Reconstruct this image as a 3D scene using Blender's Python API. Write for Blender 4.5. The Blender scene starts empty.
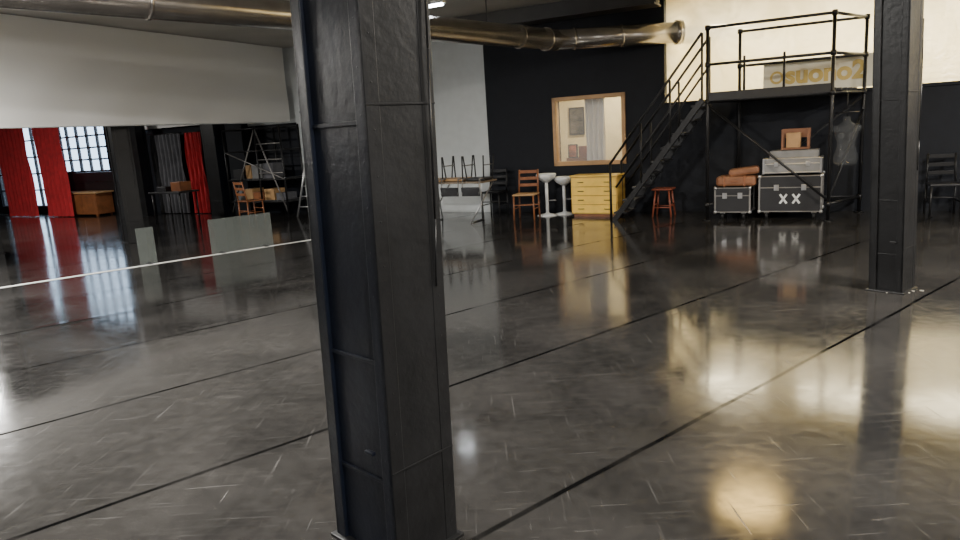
import bpy, bmesh, math, random
from mathutils import Vector, Matrix, Euler
random.seed(7)
# ------------------------------------------------------------------ materials
def mat(name, col, rough=.5, metal=0., var=.15, nscale=6., bump=0., bscale=40., spec=.5, emis=None, estr=0., alpha=1., trans=0.):
    m=bpy.data.materials.new(name); m.use_nodes=True; nt=m.node_tree; N=nt.nodes; L=nt.links
    b=N['Principled BSDF']
    tc=N.new('ShaderNodeTexCoord')
    nz=N.new('ShaderNodeTexNoise'); nz.inputs['Scale'].default_value=nscale; nz.inputs['Detail'].default_value=5
    L.new(tc.outputs['Object'],nz.inputs['Vector'])
    cr=N.new('ShaderNodeValToRGB')
    cr.color_ramp.elements[0].position=.3; cr.color_ramp.elements[1].position=.7
    cr.color_ramp.elements[0].color=[c*(1-var) for c in col]+[1]
    cr.color_ramp.elements[1].color=[min(1,c*(1+var)) for c in col]+[1]
    L.new(nz.outputs['Fac'],cr.inputs['Fac']); L.new(cr.outputs['Color'],b.inputs['Base Color'])
    b.inputs['Roughness'].default_value=rough; b.inputs['Metallic'].default_value=metal
    b.inputs['Specular IOR Level'].default_value=spec
    if trans: b.inputs['Transmission Weight'].default_value=trans
    if alpha<1: b.inputs['Alpha'].default_value=alpha
    if emis: b.inputs['Emission Color'].default_value=list(emis)+[1]; b.inputs['Emission Strength'].default_value=estr
    if bump:
        n2=N.new('ShaderNodeTexNoise'); n2.inputs['Scale'].default_value=bscale; n2.inputs['Detail'].default_value=4
        L.new(tc.outputs['Object'],n2.inputs['Vector'])
        bp=N.new('ShaderNodeBump'); bp.inputs['Strength'].default_value=bump; bp.inputs['Distance'].default_value=.01
        L.new(n2.outputs['Fac'],bp.inputs['Height']); L.new(bp.outputs['Normal'],b.inputs['Normal'])
    return m
M={}
M['blackwall']=mat('dark_wall_paint',(.0055,.007,.011),.65,bump=.15,bscale=30,spec=.25)
M['whitewall']=mat('white_wall_paint',(.56,.59,.59),.7,var=.04,bump=.1)
M['screen']=mat('white_screen_fabric',(.82,.81,.78),.85,var=.02,nscale=.8)
M['colgrey']=mat('glossy_charcoal_paint',(.009,.009,.0095),.38,bump=.22,bscale=24,var=.3,nscale=6,spec=.33)
M['colblue']=mat('glossy_navy_paint',(.005,.007,.013),.38,bump=.22,bscale=24,var=.3,nscale=6,spec=.33)
M['duct']=mat('duct_metal',(.42,.39,.36),.24,.9,bump=.08)
M['steelblk']=mat('black_steel_tube',(.010,.010,.011),.4,.3)
M['steel']=mat('brushed_steel',(.55,.55,.56),.3,.9)
M['dsteel']=mat('dull_steel_tube',(.25,.24,.23),.4,.6)
M['yellow']=mat('yellow_lacquered_wood',(.85,.55,.09),.35,var=.08)
M['yellowside']=mat('yellow_wood_side',(.55,.35,.08),.4,var=.1)
M['wood']=mat('brown_wood',(.22,.08,.03),.4,var=.3)
M['lightwood']=mat('light_wood',(.42,.25,.11),.45,var=.15)
M['tabletop']=mat('worn_table_top',(.20,.15,.10),.45,var=.15)
M['redwood']=mat('reddish_wood',(.20,.05,.025),.4,var=.2)
M['red']=mat('red_velvet',(.40,.012,.018),.8,var=.2)
M['greyc']=mat('grey_curtain_cloth',(.09,.09,.10),.85,var=.2)
M['whitec']=mat('white_lace_cloth',(.75,.74,.72),.85,var=.06)
M['black']=mat('black_laminate',(.010,.010,.012),.45,bump=.2,bscale=90)
M['grey']=mat('grey_laminate',(.20,.20,.20),.45)
M['white']=mat('white_plastic',(.7,.72,.72),.3,var=.03)
M['orange']=mat('tan_leather',(.20,.085,.04),.5,var=.25,bump=.3,bscale=12)
M['cream']=mat('cream_wall',(.72,.63,.42),.8,var=.06)
M['ceil']=mat('grey_beige_ceiling',(.38,.36,.32),.85,var=.12,nscale=1)
M['shell']=mat('grey_wall_paint',(.32,.31,.29),.8,var=.1)
M['beam']=mat('dark_beam_paint',(.028,.025,.023),.5)
M['tape']=mat('white_floor_tape',(.75,.74,.70),.5,var=.1)
M['rubber']=mat('black_rubber',(.01,.01,.01),.6)
M['poster1']=mat('poster_print',(.07,.06,.05),.5,var=.9,nscale=9)
M['poster2']=mat('orange_poster_print',(.55,.16,.06),.5,var=.7,nscale=7)
M['redmetal']=mat('red_enamel',(.5,.02,.015),.3)
M['tubeglow']=mat('fluorescent_tube',(1,1,1),.5,emis=(.9,.95,1),estr=30)
M['lampwarm']=mat('warm_lamp_glass',(1,.9,.6),.5,emis=(1,.66,.20),estr=15)
M['lampfill']=mat('fill_lamp_glass',(1,1,1),.5,emis=(1,.92,.78),estr=12)  # glow of the added fill lamps
M['debris']=mat('white_paper_scrap',(.5,.48,.42),.7)
M['torso']=mat('clear_torso_plastic',(.14,.15,.16),.06,alpha=.16,spec=1.)
M['reflgrey']=mat('reflection_stand_in_grey',(.13,.145,.135),.12,alpha=.6,var=.05)  # pale floor reflection as a colour, for the added panels
M['gold']=mat('gold_lettering',(.62,.46,.14),.5)
M['banner']=mat('banner_vinyl',(.78,.75,.62),.5,var=.04)
m=mat('cream_brick',(.7,.62,.42),.8); nt=m.node_tree; N=nt.nodes; L=nt.links
bk=N.new('ShaderNodeTexBrick'); bk.inputs['Scale'].default_value=2.2
bk.inputs['Color1'].default_value=(.76,.71,.50,1); bk.inputs['Color2'].default_value=(.64,.58,.38,1); bk.inputs['Mortar'].default_value=(.36,.31,.20,1)
bk.inputs['Mortar Size'].default_value=.018
tc=N.new('ShaderNodeTexCoord'); mp=N.new('ShaderNodeMapping'); mp.inputs['Rotation'].default_value=(math.radians(90),0,0)
L.new(tc.outputs['Object'],mp.inputs['Vector']); L.new(mp.outputs['Vector'],bk.inputs['Vector']); L.new(bk.outputs['Color'],N['Principled BSDF'].inputs['Base Color'])
M['brick']=m
m=bpy.data.materials.new('translucent_plastic_film'); m.use_nodes=True; nt=m.node_tree; N=nt.nodes; L=nt.links; N.clear()
o=N.new('ShaderNodeOutputMaterial'); tr=N.new('ShaderNodeBsdfTransparent'); tl=N.new('ShaderNodeBsdfTranslucent'); gl=N.new('ShaderNodeBsdfGlossy'); df=N.new('ShaderNodeBsdfDiffuse')
tr.inputs[0].default_value=(.97,.96,.92,1); tl.inputs[0].default_value=(.92,.90,.82,1); gl.inputs['Roughness'].default_value=.25; df.inputs[0].default_value=(.8,.78,.70,1)
mx=N.new('ShaderNodeMixShader'); mx2=N.new('ShaderNodeMixShader'); mx2.inputs[0].default_value=.10; mx3=N.new('ShaderNodeMixShader'); mx3.inputs[0].default_value=.3
L.new(tl.outputs[0],mx3.inputs[1]); L.new(df.outputs[0],mx3.inputs[2])
L.new(tr.outputs[0],mx.inputs[1]); L.new(mx3.outputs[0],mx.inputs[2]); L.new(mx.outputs[0],mx2.inputs[1]); L.new(gl.outputs[0],mx2.inputs[2]); L.new(mx2.outputs[0],o.inputs[0])
nz=N.new('ShaderNodeTexNoise'); nz.inputs['Scale'].default_value=1.6; nz.inputs['Distortion'].default_value=1.5; bp=N.new('ShaderNodeBump'); bp.inputs['Strength'].default_value=.6; bp.inputs['Distance'].default_value=.08
tc=N.new('ShaderNodeTexCoord'); L.new(tc.outputs['Object'],nz.inputs['Vector']); L.new(nz.outputs['Fac'],bp.inputs['Height']); L.new(bp.outputs[0],gl.inputs['Normal'])
mr=N.new('ShaderNodeMapRange'); mr.inputs[1].default_value=.35; mr.inputs[2].default_value=.65; mr.inputs[3].default_value=.52; mr.inputs[4].default_value=.72; L.new(nz.outputs['Fac'],mr.inputs[0]); L.new(mr.outputs[0],mx.inputs[0])
M['film']=m
M['glass']=mat('window_glass',(.9,.95,1),.02,alpha=.15)
AG=39.5
m=bpy.data.materials.new('black_vinyl_dance_floor'); m.use_nodes=True; nt=m.node_tree; N=nt.nodes; L=nt.links; B=N['Principled BSDF']
tc=N.new('ShaderNodeTexCoord'); mp=N.new('ShaderNodeMapping'); mp.inputs['Rotation'].default_value=(0,0,math.radians(-AG)); L.new(tc.outputs['Object'],mp.inputs['Vector'])
def math_(op,a,b=None,clamp=False):
    n=N.new('ShaderNodeMath'); n.operation=op; n.use_clamp=clamp
    for i,v in enumerate((a,b)):
        if v is None: continue
        if isinstance(v,(int,float)): n.inputs[i].default_value=v
        else: L.new(v,n.inputs[i])
    return n.outputs[0]
def noise(sc,vec,det=4,dist=0.,rough=.5):
    n=N.new('ShaderNodeTexNoise'); n.inputs['Scale'].default_value=sc; n.inputs['Detail'].default_value=det; n.inputs['Distortion'].default_value=dist; n.inputs['Roughness'].default_value=rough; L.new(vec,n.inputs['Vector']); return n.outputs['Fac']
def mapping(vec,rot=(0,0,0),sc=(1,1,1)):
    n=N.new('ShaderNodeMapping'); n.inputs['Rotation'].default_value=rot; n.inputs['Scale'].default_value=sc; L.new(vec,n.inputs['Vector']); return n.outputs[0]
def ramp(v,a,b,ca=0,cb=1):
    n=N.new('ShaderNodeMapRange'); n.inputs[1].default_value=a; n.inputs[2].default_value=b; n.inputs[3].default_value=ca; n.inputs[4].default_value=cb; L.new(v,n.inputs[0]); return n.outputs[0]
sx=N.new('ShaderNodeSeparateXYZ'); L.new(mp.outputs[0],sx.inputs[0])
wob=math_('MULTIPLY',math_('SUBTRACT',noise(.6,mp.outputs[0]),.5),.05)
yy=math_('ADD',sx.outputs['Y'],wob)
yn=math_('DIVIDE',math_('SUBTRACT',yy,.55),1.45)
pp=math_('PINGPONG',yn,.5)
seam=math_('MULTIPLY',ramp(pp,.007,.014,1,0),ramp(noise(1.7,mp.outputs[0],3),.38,.55,.7,1))
strip=N.new('ShaderNodeTexWhiteNoise'); strip.noise_dimensions='1D'; L.new(math_('FLOOR',yn),strip.inputs['W'])
sc1=ramp(noise(1,mapping(tc.outputs['Object'],(0,0,.5),(2,60,1)),3,.4),.64,.80)
sc2=ramp(noise(1,mapping(tc.outputs['Object'],(0,0,-.7),(60,2.4,1)),3,.5),.64,.80)
sc3=ramp(noise(1,mapping(tc.outputs['Object'],(0,0,1.4),(3,75,1)),3,.8),.64,.80)
scr=math_('MAXIMUM',math_('MAXIMUM',sc1,sc2),sc3)
blot=noise(1.1,tc.outputs['Object'],6,.6)
fine=noise(14,tc.outputs['Object'],5)
cm=N.new('ShaderNodeMix'); cm.data_type='RGBA'; cm.inputs[6].default_value=(.012,.0115,.011,1); cm.inputs[7].default_value=(.034,.032,.030,1)
L.new(ramp(math_('ADD',math_('MULTIPLY',blot,.7),math_('MULTIPLY',fine,.3)),.35,.65),cm.inputs[0])
cm2=N.new('ShaderNodeMix'); cm2.data_type='RGBA'; L.new(math_('MULTIPLY',scr,.25),cm2.inputs[0]); L.new(cm.outputs[2],cm2.inputs[6]); cm2.inputs[7].default_value=(.20,.19,.18,1)
cm3=N.new('ShaderNodeMix'); cm3.data_type='RGBA'; L.new(seam,cm3.inputs[0]); L.new(cm2.outputs[2],cm3.inputs[6]); cm3.inputs[7].default_value=(.003,.003,.003,1)
L.new(cm3.outputs[2],B.inputs['Base Color'])
r=math_('ADD',ramp(blot,.3,.7,.07,.125),math_('MULTIPLY',strip.outputs[0],.025)); r=math_('ADD',r,math_('MULTIPLY',scr,.15)); r=math_('ADD',r,ramp(fine,.4,.6,-.012,.018))
L.new(r,B.inputs['Roughness']); L.new(math_('MULTIPLY',math_('SUBTRACT',1.,seam),.8),B.inputs['Specular IOR Level'])
near=ramp(pp,.012,.08,1,.0)
rip=math_('MULTIPLY',noise(1,mapping(mp.outputs[0],(0,0,0),(6,1.6,1)),1,.5),near)
h=math_('ADD',math_('MULTIPLY',rip,.0022),math_('MULTIPLY',noise(1.6,tc.outputs['Object'],0),.0005))
bp=N.new('ShaderNodeBump'); bp.inputs['Strength'].default_value=.6; bp.inputs['Distance'].default_value=1.; L.new(h,bp.inputs['Height']); L.new(bp.outputs[0],B.inputs['Normal'])
M['floor']=m
# ------------------------------------------------------------------ mesh builder
class MB:
    def __init__(s): s.bm=bmesh.new(); s.mats=[]
    def _mi(s,k):
        if k not in s.mats: s.mats.append(k)
        return s.mats.index(k)
    def _m(s,faces,k,smooth=False):
        i=s._mi(k)
        for f in faces: f.material_index=i; f.smooth=smooth
    def box(s,c,size,k,rot=(0,0,0),bev=.004):
        r=bmesh.ops.create_cube(s.bm,size=1)
        mt=Matrix.Translation(c)@Euler(rot).to_matrix().to_4x4()@Matrix.Diagonal((*size,1))
        bmesh.ops.transform(s.bm,matrix=mt,verts=r['verts'])
        fs=set(f for v in r['verts'] for f in v.link_faces); s._m(fs,k)
        if bev and min(size)>bev*2.5:
            es=list(set(e for v in r['verts'] for e in v.link_edges))
            rr=bmesh.ops.bevel(s.bm,geom=es,offset=bev,segments=2,profile=.5,affect='EDGES'); s._m(rr['faces'],k)
    def bx(s,x0,x1,y0,y1,z0,z1,k,bev=.004): s.box(((x0+x1)/2,(y0+y1)/2,(z0+z1)/2),(abs(x1-x0),abs(y1-y0),abs(z1-z0)),k,bev=bev)
    def tube(s,p0,p1,r,k,seg=12,r2=None):
        p0=Vector(p0);p1=Vector(p1); d=p1-p0
        rr=bmesh.ops.create_cone(s.bm,cap_ends=True,segments=seg,radius1=r,radius2=r if r2 is None else r2,depth=d.length)
        mt=Matrix.Translation((p0+p1)/2)@d.to_track_quat('Z','Y').to_matrix().to_4x4()
        bmesh.ops.transform(s.bm,matrix=mt,verts=rr['verts'])
        fs=set(f for v in rr['verts'] for f in v.link_faces); s._m(fs,k)
        for f in fs: f.smooth=len(f.verts)==4
    def path(s,pts,r,k,seg=10):
        for a,b in zip(pts,pts[1:]): s.tube(a,b,r,k,seg)
        for p in pts[1:-1]: s.sph(p,r,k,8)
    def sph(s,c,r,k,seg=10,scale=(1,1,1)):
        rr=bmesh.ops.create_uvsphere(s.bm,u_segments=seg,v_segments=max(4,seg//2),radius=r)
        bmesh.ops.transform(s.bm,matrix=Matrix.Translation(c)@Matrix.Diagonal((*scale,1)),verts=rr['verts'])
        s._m(set(f for v in rr['verts'] for f in v.link_faces),k,True)
    def lathe(s,prof,c,k,seg=20,sx=1,sy=1):
        rings=[]
        for (r,z) in prof:
            rings.append([s.bm.verts.new((c[0]+r*sx*math.cos(2*math.pi*i/seg),c[1]+r*sy*math.sin(2*math.pi*i/seg),c[2]+z)) for i in range(seg)])
        fs=[]
        for a,b in zip(rings,rings[1:]):
            for i in range(seg): fs.append(s.bm.faces.new((a[i],a[(i+1)%seg],b[(i+1)%seg],b[i])))
        fs.append(s.bm.faces.new(rings[0][::-1])); fs.append(s.bm.faces.new(rings[-1]))
        s._m(fs,k,True); fs[-1].smooth=fs[-2].smooth=False
    def sheet(s,x0,x1,y,z0,z1,k,amp=.05,folds=8,nx=80,nz=14,th=.004):
        g=[[s.bm.verts.new((x0+(x1-x0)*i/nx, y+amp*math.sin(2*math.pi*folds*i/nx+.6*math.sin(j*.5))*(1-.35*j/nz)+min(.01,amp)*math.sin(i*.9+j), z0+(z1-z0)*j/nz)) for j in range(nz+1)] for i in range(nx+1)]
        fs=[s.bm.faces.new((g[i][j],g[i+1][j],g[i+1][j+1],g[i][j+1])) for i in range(nx) for j in range(nz)]
        s._m(fs,k,True)
    def done(s,name,loc=(0,0,0),rz=0.,parent=None):
        me=bpy.data.meshes.new(name); bmesh.ops.recalc_face_normals(s.bm,faces=s.bm.faces[:]); s.bm.to_mesh(me); s.bm.free()
        for k in s.mats: me.materials.append(M[k])
        o=bpy.data.objects.new(name,me); bpy.context.collection.objects.link(o); o.location=loc; o.rotation_euler=(0,0,rz)
        if parent: o.parent=parent
        return o
A=Vector((.24,14.12,0)); TH=math.atan2(-.477,.879); E1=Vector((math.cos(TH),math.sin(TH),0)); E2=Vector((-math.sin(TH),math.cos(TH),0))
def P(s,d,z=0): return A+E1*s-E2*d+Vector((0,0,z))
def W(mb,name,parent=None):
    if parent: return mb.done(name,(0,0,0),0,parent)
    return mb.done(name,A,TH)
H=3.75
# ------------------------------------------------------------------ shell
b=MB(); b.bx(-20,14,-19,3.2,-.2,0,'floor',bev=0)
fl=W(b,'floor'); fl.data.transform(Matrix.Translation(A)@Matrix.Rotation(TH,4,'Z')); fl.location=(0,0,0); fl.rotation_euler=(0,0,0)
def wallcells(name,xs,zs,holes,mf,y0=0,y1=.2):
    b=MB()
    for x0,x1 in zip(xs,xs[1:]):
        for z0,z1 in zip(zs,zs[1:]):
            cx=(x0+x1)/2; cz=(z0+z1)/2
            if any(h[0]<cx<h[1] and h[2]<cz<h[3] for h in holes): continue
            b.bx(x0,x1,y0,y1,z0,z1,mf(cx,cz),bev=0)
    return W(b,name)
xs=[-20,-17.6,-14.8,-14.2,-11.9,-11.35,-10.3,-6.4,-4.85,0.1,1.56,2.84,3.6,14]; zs=[0,.2,.95,1.2,1.9,2.09,3.2,H]
holes=[(-17.6,-14.8,.2,3.2),(-14.2,-11.9,1.2,3.2),(-11.35,-10.3,1.2,3.2),(1.56,2.84,.95,2.09),(3.6,14,1.9,H)]
wallcells('wall_back',xs,zs,holes,lambda x,z:'whitewall' if (-4.85<x<0.1 or (-6.4<x<0 and z>2.09)) else 'blackwall')
b=MB(); b.bx(-20,14,-19,.2,H,H+.2,'ceil',bev=0); b.bx(3.4,14,.2,3.2,H,H+.2,'ceil',bev=0); W(b,'ceiling')
b=MB(); b.bx(-20.2,-20,-19,.2,0,H,'shell',bev=0); W(b,'wall_left')
b=MB(); b.bx(14,14.2,-19,3.2,0,H,'shell',bev=0); W(b,'wall_right')
b=MB(); b.bx(-20,14,-19.2,-19,0,H,'shell',bev=0); W(b,'wall_front')
b=MB(); b.bx(3.6,14,.2,2.8,1.7,1.9,'cream',bev=0); W(b,'mezzanine_slab')
b=MB(); b.bx(3.4,14,2.8,3.0,1.7,H,'brick',bev=0); W(b,'wall_mezzanine_back')
b=MB(); b.bx(3.4,3.6,.2,2.8,1.7,H,'cream',bev=0); W(b,'wall_mezzanine_side')
b=MB(); b.bx(3.6,14,-.03,.03,1.86,1.91,'blackwall'); W(b,'trim_ledge')
b=MB(); b.sheet(3.62,13.9,.08,1.92,H-.04,'film',amp=.012,folds=9,nx=120,nz=10); W(b,'plastic_film_sheet')
b=MB(); b.bx(.9,3.38,1.9,2.0,0,2.8,'cream',bev=0); W(b,'wall_office_back')
b=MB(); b.bx(.8,.9,.2,2.0,0,2.8,'cream',bev=0); W(b,'wall_office_left')
b=MB(); b.bx(.8,3.38,.2,2.0,2.8,2.9,'cream',bev=0); W(b,'ceiling_office')
b=MB(); b.bx(3.3,3.38,.2,1.9,0,2.8,'cream',bev=0); W(b,'wall_office_right')
b=MB()
for x0,x1,z0,z1 in [(1.5,2.9,2.08,2.15),(1.5,2.9,.88,.96),(1.5,1.57,.88,2.15),(2.83,2.9,.88,2.15)]: b.bx(x0,x1,-.035,.12,z0,z1,'lightwood')
b.bx(1.57,2.83,.05,.056,.96,2.08,'glass',bev=0)
W(b,'window_1')
b=MB(); b.sheet(2.02,2.40,.35,.9,2.5,'whitec',amp=.04,folds=4); W(b,'lace_curtain')
b=MB(); b.bx(1.12,1.46,1.86,1.895,1.42,2.00,'black'); b.bx(1.15,1.43,1.85,1.862,1.46,1.96,'poster1',bev=0); W(b,'framed_poster')
b=MB(); b.bx(1.55,2.1,.5,.9,.0,1.0,'wood'); b.bx(1.57,1.76,.55,.6,1.0,1.26,'black'); b.bx(1.59,1.74,.545,.552,1.02,1.24,'poster2',bev=0); b.bx(1.79,1.97,.55,.6,1.0,1.22,'redwood'); W(b,'office_cabinet')
def glazing(n,x0,x1,z0,z1,nx,nz):
    b=MB(); 
    for i in range(nx+1): x=x0+(x1-x0)*i/nx; b.bx(x-.025,x+.025,.05,.12,z0,z1,'black',bev=0)
    for j in range(nz+1): z=z0+(z1-z0)*j/nz; b.bx(x0,x1,.055,.115,z-.02,z+.02,'black',bev=0)
    b.bx(x0,x1,.08,.085,z0,z1,'glass',bev=0); W(b,'window_%d'%n)
glazing(2,-17.6,-14.8,.2,3.2,4,6); glazing(3,-14.2,-11.9,1.2,3.2,5,6); glazing(4,-11.35,-10.3,1.2,3.2,3,6)
b=MB(); b.bx(-.3,3.6,-.55,-.3,3.50,H,'beam'); b.bx(-.3,3.6,-.65,-.2,3.48,3.51,'beam'); W(b,'ceiling_beam')
# ------------------------------------------------------------------ columns
def column(name,corner,ang,La,Lb,h,lean=0,detail=True,battens=(.33,.80,1.65,2.6),kb='colblue'):
    b=MB(); t=.018; w=.06
    b.bx(t,La-t,t,Lb-t,0,h,kb,bev=0)
    for x0 in (0,La-w):
        for y,yy in ((0,t),(Lb-t,Lb)): b.bx(x0,x0+w,y,yy,0,h,'colgrey',bev=.003)
    for y0 in (.0005,Lb-w):
        for x,xx in ((0,t),(La-t,La)): b.bx(x,xx,y0,y0+w-.0005,0,h,kb,bev=.003)
    for y,yy in ((.002,t),(Lb-t,Lb-.002)): b.bx(w,La-w,y,yy,0,h,'colgrey',bev=0)
    for z in battens:
        for x,xx in ((.010,t),(La-t,La-.010)): b.bx(x,xx,w,Lb-w,z,z+.015,kb,bev=.002)
    for z in (.36,1.68):
        for y,yy in ((-.003,t),(Lb-t,Lb+.003)): b.bx(.0,La,y,yy,z+.03,z+.038,'colgrey',bev=.002)
    b.bx(-.02,La+.02,-.02,Lb+.02,0,.012,'colgrey')
    if detail:
        z=.08
        while z<h-.05:
            for x in (w*.5,La-w*.5):
                for y in (0.002,Lb-.002): b.sph((x,y,z),.007,'colgrey',8,(1,.4,1))
            for y in (w*.5,Lb-w*.5):
                for x in (0.002,La-.002): b.sph((x,y,z+.05),.007,kb,8,(.4,1,1))
            z+=.155
        for z in (.45,): b.box((-.004,Lb*.3,z),(.02,.05,.014),kb)
        b.path([(La-.02,-.008,2.3),(La-.03,-.012,1.9),(La-.035,-.008,1.3),(La-.045,-.006,1.05)],.004,'steelblk',6)
    c,s=math.cos(-ang),math.sin(-ang)
    for v in b.bm.verts: v.co.x+=c*lean*v.co.z; v.co.y+=s*lean*v.co.z
    return b.done(name,(corner[0],corner[1],0),ang)
column('steel_column',(-.375,2.34),math.radians(45.6),.308,.40,H,lean=.02)
column('steel_column',(3.646,5.816),math.radians(39.5),.29,.277,H,lean=-.028,kb='colgrey')
column('steel_column',(-6.38,12.62),math.radians(39.5),.30,.40,H,kb='colgrey')
column('steel_column',(-8.75,12.2),math.radians(39.5),.30,.40,H,detail=False)
q=P(-9.9,.75); column('steel_column',(q.x,q.y),TH,.35,.30,H,detail=False)
q=P(-7.0,.9); column('steel_column',(q.x,q.y),TH,.42,.35,H,detail=False)
b=MB()
for i in range(8):
    a=random.uniform(3.6,6.4); rr=random.uniform(.20,.27)
    b.box((3.70+rr*math.cos(a),6.1+rr*math.sin(a),.003),(random.uniform(.02,.04),random.uniform(.008,.015),.004),'debris',rot=(0,0,a),bev=0)
b.done('floor_debris')
# ------------------------------------------------------------------ screen
p0=Vector((-4.12,16.25,0)); p1=Vector((-9.6,4.8,0)); d=(p1-p0); ang=math.atan2(d.y,d.x)
b=MB(); b.sheet(0,d.length,0,2.1,H-.02,'screen',amp=.008,folds=3,nx=60,nz=8)
b.tube((0,0,2.1),(d.length,0,2.1),.012,'white',8)
b.done('white_projection_screen',p0,ang)
# ------------------------------------------------------------------ duct
aV=Vector((math.cos(math.radians(42.3)),math.sin(math.radians(42.3)),-.018))
zb=3.05; bend=Vector((1.53,12.24,zb)); st=bend-aV*15; en=Vector((3.66,12.2,zb)); b0=Vector((3.80,12.62,zb)); far=Vector((5.2,12.75,zb))
b=MB(); b.tube(st,bend,.172,'duct',32); b.tube(bend,en,.17,'duct',32); b.sph(bend,.174,'duct',24)
dd=(en-bend).normalized()
for t in (.9,2.9,4.6,6.6,8.6,10.6): b.tube(bend-aV*(t+.02),bend-aV*(t-.02),.185,'duct',32)
b.tube(bend-aV*.28,bend-aV*.22,.19,'duct',32)
for t in (.3,1.1): b.tube(bend+dd*(t-.02),bend+dd*(t+.02),.185,'duct',32)
b.tube(en-dd*.12,en-dd*.04,.20,'duct',32); b.tube(en-dd*.04,en+dd*.0,.185,'steel',32)
for t in (1.6,5.4,8.,11.): 
    q=bend-aV*t; b.tube(q+Vector((0,0,.16)),(q.x,q.y,H),.008,'steelblk',6)
b.done('ventilation_duct')
b=MB(); b.tube(b0,far,.15,'duct',24); b.done('ventilation_duct')
# ------------------------------------------------------------------ lamps
def area(name,loc,size,power,col,parent=None,rot=(0,0,0)):
    l=bpy.data.lights.new(name,'AREA'); l.shape='DISK'; l.size=size; l.energy=power; l.color=col
    o=bpy.data.objects.new(name,l); bpy.context.collection.objects.link(o); o.location=loc; o.rotation_euler=rot
    if parent: o.parent=parent
    return o
def lamp(x,y,power,col=(1,.82,.55),z=3.5,sz=.5,glow='lampfill',R=.28):
    b=MB(); b.lathe([(.06,.16),(.09,.12),(R*.9,.03),(R,0)],(0,0,0),'steelblk',24); b.tube((0,0,.15),(0,0,H-z),.012,'steelblk',8)
    b.tube((0,0,-.03),(0,0,-.003),R*.92,glow,24)
    o=b.done('ceiling_and_fill_lamp',(x,y,z)); area('lamp_light',(0,0,-.05),sz,power,col,o); return o
neu=(1,.97,.92)
lamp(3.40,8.45,9,(1,.62,.18),glow='lampwarm',R=.46,sz=.8); lamp(4.6,4.4,480,(1,.92,.80)); lamp(-2.2,4.6,640,neu); lamp(.8,.4,220,neu); lamp(-7.6,7.0,950,neu); lamp(8.2,5.0,520,neu); lamp(0,-4,420,neu); lamp(-11,14.5,300,neu)  # first lamp makes the warm floor glint; the rest are unseen added fill
b=MB(); b.box((0,0,.04),(1.2,.12,.05),'white'); b.tube((-.57,0,0),(.57,0,0),.022,'tubeglow',12)
for x in (-.4,.4): b.tube((x,0,.05),(x,0,.26),.006,'steelblk',6)
o=b.done('fluorescent_lamp',(-.80,10.9,3.46),TH)
for s_ in (4.6,6.4,8.2,10.5):
    b=MB(); b.lathe([(.05,.1),(.3,.0),(.28,0)],(0,0,0),'steelblk',16); o=b.done('mezzanine_lamp',P(s_,-1.3,H-.12)); area('lamp_light',(0,0,-.02),1.3,150,(1,.88,.60),o)
b=MB(); b.lathe([(.05,.06),(.12,.0),(.1,0)],(0,0,0),'white',16); o=b.done('office_lamp',P(2.2,-1.0,2.72)); area('lamp_light',(0,0,-.02),.3,65,(1,.88,.62),o)
# ------------------------------------------------------------------ tape, panels standing in for floor reflections
b=MB(); t0=Vector((-8.5,7.13,0)); t1=Vector((-2.2,12.1,0)); dt=t1-t0; b.box((dt.length/2,0,.003),(dt.length,.07,.004),'tape',bev=0); b.done('floor_tape',t0,math.atan2(dt.y,dt.x))
b=MB(); b.box((0,0,.27),(1.0,.012,.54),'reflgrey'); b.box((-.35,0,.01),(.06,.2,.02),'black'); b.box((.35,0,.01),(.06,.2,.02),'black'); b.done('reflection_stand_in',(-3.75,10.98,0),math.radians(38))  # added upright panels imitate pale reflections in the glossy floor
b=MB(); b.box((0,0,.27),(.24,.012,.54),'reflgrey'); b.box((0,0,.01),(.06,.2,.02),'black'); b.done('reflection_stand_in',(-4.87,10.12,0),math.radians(38))
# ------------------------------------------------------------------ dresser
b=MB(); w,dp,h=.88,.40,.74
b.bx(0,w,.02,dp,.05,h-.025,'yellowside'); b.bx(-.012,w+.012,-.01,dp+.01,h-.025,h,'yellow'); b.bx(.03,w-.03,.05,dp-.03,0,.05,'wood')
for i in range(4):
    z0=.07+i*.158; b.bx(.02,w-.02,0,.03,z0,z0+.148,'yellow')
    for x in (.2,.7): b.tube((x-.05,-.018,z0+.074),(x+.05,-.018,z0+.074),.006,'black',8); b.tube((x-.05,-.018,z0+.074),(x-.05,.005,z0+.074),.005,'black',8); b.tube((x+.05,-.018,z0+.074),(x+.05,.005,z0+.074),.005,'black',8)
b.done('chest_of_drawers',(1.72,12.52,0),math.radians(-33))
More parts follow.
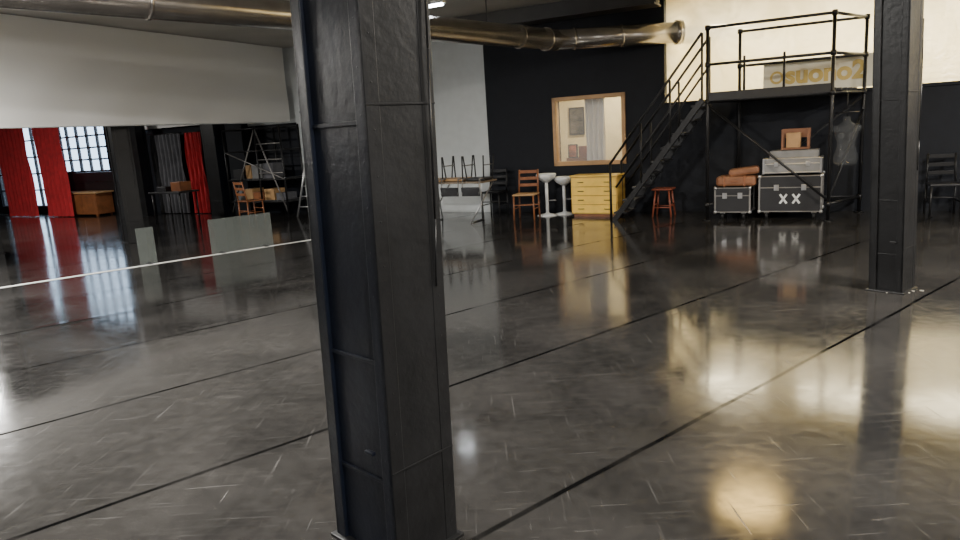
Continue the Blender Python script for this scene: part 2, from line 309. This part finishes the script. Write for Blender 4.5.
# ------------------------------------------------------------------ chairs, stools, table
def wchair(name,loc,rz,k='lightwood',seatk='wood'):
    b=MB()
    for x in (-.19,.19):
        b.tube((x,-.19,0),(x*.95,-.18,.44),.016,k,8); b.path([(x,.20,0),(x*.95,.18,.45),(x*.92,.25,.88)],.016,k,8)
        b.tube((x,-.18,.2),(x,.19,.2),.010,k,8)
    b.tube((-.19,-.185,.27),(.19,-.185,.27),.010,k,8); b.tube((-.19,.19,.24),(.19,.19,.24),.010,k,8)
    b.box((0,0,.45),(.41,.41,.03),seatk,bev=.01)
    for z in (.60,.72,.84): b.box((0,.20+(z-.45)*.12,z),(.34,.016,.055),k)
    return b.done(name,loc,rz)
wchair('wooden_chair',(.92,12.62,0),TH+.15,'wood','lightwood')
q=P(.38,.42); wchair('wooden_chair',(q.x,q.y,0),TH,'black','black')
def barstool(loc,h=.74):
    b=MB(); b.lathe([(.19,0),(.19,.012),(.05,.04),(.03,.06)],(0,0,0),'white',24); b.tube((0,0,.04),(0,0,h-.08),.03,'white',14)
    b.lathe([(.05,h-.14),(.15,h-.07),(.19,h-.01),(.18,h+.02),(.15,h+.02),(.13,h)],(0,0,0),'white',24)
    b.path([(.025,0,.28),(.16,-.06,.28),(.16,.06,.28),(.025,0,.28)],.008,'steel'); 
    return b.done('bar_stool',loc)
barstool((1.33,12.92,0),.76); barstool((1.66,12.98,0),.68)
b=MB()
for x in (-.13,.13):
    for y in (-.13,.13): b.tube((x*1.2,y*1.2,0),(x*.85,y*.85,.45),.016,'redwood',8)
for y in (-.14,.14): b.tube((-.14,y,.16),(.14,y,.16),.010,'redwood',8)
for x in (-.14,.14): b.tube((x,-.14,.2),(x,.14,.2),.010,'redwood',8)
b.box((0,0,.465),(.34,.34,.03),'redwood',bev=.01); b.done('wooden_stool',(3.22,11.85,0),TH)
b=MB(); b.box((0,0,.735),(1.25,.6,.03),'tabletop')
for x in (-.45,.45):
    b.tube((x-.12,-.26,0),(x+.12,.26,.72),.013,'steel',8); b.tube((x-.12,.26,0),(x+.12,-.26,.72),.013,'steel',8); b.tube((x-.12,-.26,.012),(x-.12,.26,.012),.012,'steel',8)
    b.tube((x,-.25,.71),(x,.25,.71),.012,'steel',8)
TT=Vector((-.28,12.85,0))
tt=b.done('trestle_table',TT,TH)
def upchair(x,y,rz,name='upturned_chair'):
    b=MB(); z=.752
    b.box((0,0,z+.03),(.38,.38,.05),'lightwood' if x<-.2 else 'black',bev=.015)
    for sx in (-.17,.17):
        for sy in (-.17,.17): b.tube((sx,sy,z+.03),(sx*1.2,sy*1.2,z+.45),.013,'rubber',8)
    for sx in (-.19,.19): b.tube((sx,-.19,z+.28),(sx,.19,z+.28),.008,'dsteel',6)
    for sx in (-.17,.17): b.path([(sx,-.17,z+.055),(sx,-.335,z+.05),(sx,-.38,z-.22)],.012,'dsteel',8)
    b.box((0,-.375,z-.17),(.36,.02,.16),'black',rot=(.15,0,0))
    return b.done(name,(x,y,0),rz)
def upc(s,rz): 
    v=TT+E1*s; return upchair(v.x,v.y,rz)
upc(-.42,TH); upc(.0,TH); upc(.43,TH)
# ------------------------------------------------------------------ scaffold tower + stairs
b=MB(); R=.026; k='steelblk'
F0=(4.52,-1.13);F1=(6.24,-1.13);B0=(4.85,-.12);B1=(6.65,-.12); ZP=1.9; ZT=2.98
for (x,y) in (F0,F1,B0,B1):
    b.tube((x,y,.0),(x,y,ZT),R,k); b.tube((x,y,0),(x,y,.012),.07,k)
    for z in (.25,ZP-.05,ZP+.5,ZT-.04): b.tube((x,y,z-.035),(x,y,z+.035),.04,k)
def rail(p,q,z): b.tube((p[0],p[1],z),(q[0],q[1],z),R*.85,k)
for z in (ZP-.05,ZP+.5,ZT-.04): rail(F0,F1,z); rail(B0,B1,z); rail(F1,B1,z)
rail(F0,B0,ZP-.05); rail(F1,B1,.25); rail(F0,B0,.25); rail(B0,B1,.25)
b.tube((F0[0],F0[1],ZP-.1),(F1[0],F1[1],.3),R*.7,k); b.tube((F1[0],F1[1],.3),(B1[0],B1[1],1.6),R*.7,k); b.tube((B0[0],B0[1],.3),(B1[0],B1[1],ZP-.1),R*.7,k)
for x in (5.05,5.6): b.tube((x,-1.13,ZP),(x,-1.13,ZT-.5),R*.7,k)
for i in range(5):
    y0=-1.1+i*.2; sh=.33*(i/5)+.02; b.box((5.38+sh+.03,y0+.09,ZP-.0),(1.72,.18,.04),'black')
b.box((5.38,-1.15,ZP+.02),(1.68,.025,.13),'black')
W(b,'scaffold_tower')
b=MB(); x0,x1=3.0,4.44; zt=1.88
def stl(t,y,dz=0): return (x0+(x1-x0)*t,y,zt*t+dz)
for y in (-1.15,-.50):
    b.box(((x0+x1)/2,y,zt/2),(math.hypot(x1-x0,zt)+.02,.03,.09),k,rot=(0,-math.atan2(zt,x1-x0),0))
    b.path([(x0-.05,y,0.0),(x0-.05,y,.95),stl(1,y,1.0)],R*.8,k); b.tube(stl(0.03,y,.5),stl(1,y,.55),R*.7,k)
    for t in (.33,.66,1.0): b.tube(stl(t,y,0),stl(t,y,.95+.04*t),R*.7,k)
for i in range(9):
    t=(i+.6)/9; b.box((x0+(x1-x0)*t,-.825,zt*t),(.22,.62,.03),'black')
W(b,'scaffold_staircase')
def case(name,x0,x1,y0,y1,h,label=None,zb=.12):
    b=MB(); b.bx(x0,x1,y0,y1,zb,h,'black',bev=.006); e=.016
    for x in (x0,x1):
        for y in (y0,y1): b.box((x,y,(zb+h)/2),(e*1.6,e*1.6,h-zb),'dsteel',bev=.003)
    for z in (zb,h,zb+(h-zb)*.68):
        for y in (y0,y1): b.box(((x0+x1)/2,y,z),(x1-x0,e,e),'dsteel',bev=.003)
        for x in (x0,x1): b.box((x,(y0+y1)/2,z),(e,y1-y0,e),'dsteel',bev=.003)
    for x in (x0,x1):
        for y in (y0,y1):
            for z in (zb,h): b.sph((x,y,z),.03,'steel',8)
    for x in (x0+.1,x1-.1):
        for y in (y0+.1,y1-.1): b.tube((x-.02,y,.045),(x+.02,y,.045),.045,'rubber',14); b.box((x,y,.1),(.07,.07,.03),'steel')
    for x in ((x0*.72+x1*.28),(x0*.28+x1*.72)): b.box((x,y0-.004,zb+(h-zb)*.68),(.07,.02,.09),'steel')
    b.box((x0-.005,(y0+y1)/2,(zb+h)/2),(.02,.14,.09),'steel')
    if label:
        c=(x0+x1)/2
        for dx in (-.09,.09):
            for sg in (-1,1): b.box((c+dx,y0-.006,zb+(h-zb)*.36),(.03,.006,.17),'white',rot=(0,sg*.6,0),bev=0)
    return W(b,name)
case('flight_case',4.62,5.14,-1.02,-.55,.50)
case('flight_case',5.27,6.14,-.95,-.4,.66,label=True)
b=MB(); b.bx(5.32,6.12,-.9,-.42,.70,.92,'grey'); 
for x in (5.32,6.12): b.box((x,-.66,.81),(.03,.5,.24),'steel')
for z in (.71,.84,.92): b.box((5.72,-.9,z),(.8,.015,.02),'steel')
for x in (5.5,5.94): b.box((x,-.91,.84),(.06,.02,.07),'steel')
b.bx(5.4,6.08,-.85,-.45,.93,1.04,'grey'); W(b,'equipment_case')
b=MB(); b.bx(5.55,5.95,-.8,-.5,1.05,1.08,'orange'); 
for x in (5.57,5.93):
    b.bx(x-.015,x+.015,-.8,-.77,1.08,1.36,'orange'); b.bx(x-.015,x+.015,-.53,-.5,1.08,1.36,'orange')
b.bx(5.55,5.95,-.52,-.5,1.22,1.36,'orange'); b.bx(5.62,5.82,-.75,-.55,1.08,1.30,'lightwood'); W(b,'wooden_crate')
b=MB(); b.box((4.92,-.78,.60),(.60,.40,.16),'orange',bev=.045); b.box((5.02,-.76,.74),(.46,.3,.12),'orange',rot=(0,-.12,.1),bev=.04); b.box((4.9,-.985,.60),(.12,.015,.03),'wood'); 
for x in (4.75,5.05): b.box((x,-.78,.60),(.03,.41,.17),'wood',bev=.008)
W(b,'leather_suitcase')
def torso(name,loc,k,hang=0,sc=1.):
    b=MB(); pr=[(.03,.0),(.10,.0),(.16,.03),(.175,.10),(.165,.17),(.125,.29),(.13,.36),(.165,.46),(.175,.53),(.17,.58),(.10,.635),(.055,.66),(.05,.73),(.045,.74)]
    b.lathe([(r*sc,z*sc) for r,z in pr],(0,0,0),k,24,1.,.68)
    for sx in (-1,1): b.sph((sx*.16*sc,0,.56*sc),.05*sc,k,12,(1,.9,1.1)); b.sph((sx*.07*sc,-.09*sc,.45*sc),.055*sc,k,12)
    b.path([(0,0,.73*sc),(0,0,hang)],.006,'steelblk',8); b.tube((-.16,0,.80*sc),(.16,0,.80*sc),.008,'steelblk'); 
    return b.done(name,loc,TH)
q=P(6.44,1.0); torso('torso_mannequin',(q.x,q.y,.80),'torso',hang=1.06,sc=.95)
for s_ in (7.72,8.35,8.98):
    wchair('black_chair',P(s_,.42),TH+.1,'steelblk','black')
e=bpy.data.objects.new('wall_banner',None); bpy.context.collection.objects.link(e); e.location=A; e.rotation_euler=(0,0,TH)
b=MB(); b.bx(5.2,6.85,.0,.012,1.93,2.42,'banner',bev=0); b.done('banner_sheet',parent=e)
b=MB(); b.tube((5.40,-.004,2.17),(5.40,-.012,2.17),.10,'gold',24); b.tube((5.40,-.010,2.17),(5.40,-.016,2.17),.065,'banner',24); b.done('logo_ring',parent=e)
cu=bpy.data.curves.new('lettering','FONT'); cu.body='suono2'; cu.size=.38; cu.extrude=.003; cu.offset=.014; t=bpy.data.objects.new('lettering',cu); bpy.context.collection.objects.link(t); t.parent=e; t.location=(5.53,-.008,2.07); t.rotation_euler=(math.radians(90),0,0); cu.materials.append(M['gold'])
# ------------------------------------------------------------------ left room
def curtain(name,x0,x1,y,z0,z1,k,folds,amp=.06): b=MB(); b.sheet(x0,x1,y,z0,z1,k,amp=amp,folds=folds); b.tube((x0-.05,y,z1+.01),(x1+.05,y,z1+.01),.015,'steelblk',8); return W(b,name)
curtain('red_curtain',-15.6,-14.1,-.9,.02,3.2,'red',8); curtain('red_curtain',-13.65,-12.45,-.9,.02,3.2,'red',6); curtain('red_curtain',-8.45,-7.85,-.2,.02,2.05,'red',4)
curtain('grey_curtain',-9.75,-8.6,-.2,.02,2.05,'greyc',8); curtain('white_valance',-11.3,-5.0,-.15,2.22,2.9,'whitec',14,.03)
b=MB(); b.bx(-13.4,-11.6,-.75,-.25,.05,.62,'wood'); b.bx(-13.45,-11.55,-.78,-.22,.62,.66,'lightwood')
for x in (-13.3,-11.7):
    for y in (-.7,-.3): b.bx(x-.03,x+.03,y-.03,y+.03,0,.06,'wood')
for i in range(3): b.bx(-13.35+i*.6,-12.82+i*.6,-.765,-.745,.1,.57,'wood')
W(b,'wooden_sideboard')
b=MB(); b.bx(-13.3,-11.4,-.2,-.02,0,.9,'black'); b.bx(-13.3,-11.4,-.22,-.02,.9,1.18,'black',bev=.03); W(b,'black_storage_bench')
b=MB(); b.bx(-11.1,-10.7,.02,.045,1.9,2.6,'poster2',bev=0); W(b,'window_poster')
b=MB(); b.lathe([(.07,0),(.08,.02),(.08,.4),(.05,.47),(.025,.5),(.025,.54)],(0,0,0),'redmetal',18); b.box((0,0,.56),(.1,.03,.03),'black'); b.path([(.03,0,.54),(.12,0,.45),(.1,0,.15)],.01,'rubber'); b.box((0,.09,.3),(.05,.03,.3),'steel')
q=P(-9.95,.92); b.done('fire_extinguisher',(q.x,q.y,1.25),TH)
b=MB(); X0,X1,Y0,Y1=-6.35,-4.6,-.85,-.25
for x in (X0,-5.35,X1):
    for y in (Y0,Y1): b.tube((x,y,0),(x,y,2.05),.022,k)
for z in (.35,.85,1.5,2.0):
    for y in (Y0,Y1): b.tube((X0,y,z),(X1,y,z),.018,k)
    for x in (X0,X1): b.tube((x,Y0,z),(x,Y1,z),.018,k)
for z in (.35,.85): b.bx(X0,X1,Y0+.02,Y1-.02,z+.015,z+.035,'black')
b.tube((X0,Y0,.1),(-5.35,Y0,2.0),.016,'dsteel'); b.tube((-5.35,Y0,2.0),(X1,Y0,.1),.016,'dsteel'); b.tube((X0,Y0,1.5),(X1,Y0,.85),.014,'dsteel')
for z in (1.0,1.3,1.65): b.tube((-5.35,Y0,z),(X1,Y0,z),.012,'dsteel')
rack=W(b,'prop_storage_rack')
b=MB(); rnd=random.Random(3)
for z in (.385,.885):
    x=X0+.1
    while x<X1-.35:
        w_=rnd.uniform(.15,.35); hh=rnd.uniform(.12,.36); b.bx(x,x+w_,Y0+.08,Y1-.15,z,z+hh,rnd.choice(['black','wood','grey','black','lightwood','greyc','redwood'])); x+=w_+rnd.uniform(.02,.1)
W(b,'storage_boxes',rack)
b=MB(); 
for x in (-4.35,-4.0): b.tube((x,-.85,0),(x,-.1,2.0),.02,'steel')
for i in range(8): t=(i+1)/9; b.tube((-4.35,-.85+.75*t,2.0*t),(-4.0,-.85+.75*t,2.0*t),.014,'steel')
W(b,'step_ladder')
b=MB(); b.box((0,0,.72),(1.0,.55,.035),'black')
for x in (-.45,.45):
    for y in (-.22,.22): b.tube((x,y,0),(x,y,.7),.018,'steelblk')
b.box((-.25,0,.79),(.3,.25,.1),'black'); b.box((.2,.05,.84),(.3,.3,.2),'wood'); q=P(-6.9,1.95); b.done('work_table',(q.x,q.y,0),TH)
wchair('wooden_chair',P(-5.1,1.45),TH+2.9,'wood','wood')
# ------------------------------------------------------------------ world + camera
w=bpy.data.worlds.new('daylight'); bpy.context.scene.world=w; w.use_nodes=True; bg=w.node_tree.nodes['Background']; bg.inputs[0].default_value=(.55,.75,1,1); bg.inputs[1].default_value=5
p=math.radians(11.2); ro=math.radians(3.6)
r0=Vector((1,0,0)); f=Vector((0,math.cos(p),-math.sin(p))); u0=Vector((0,math.sin(p),math.cos(p)))
r_=r0*math.cos(ro)-u0*math.sin(ro); u=u0*math.cos(ro)+r0*math.sin(ro)
cam=bpy.data.cameras.new('camera'); cam.lens=36*693/960; cam.sensor_width=36; cam.clip_end=200
o=bpy.data.objects.new('camera',cam); bpy.context.collection.objects.link(o)
mt=Matrix((r_,u,-f)).transposed().to_4x4(); mt.translation=(0,0,1.6); o.matrix_world=mt
bpy.context.scene.camera=o
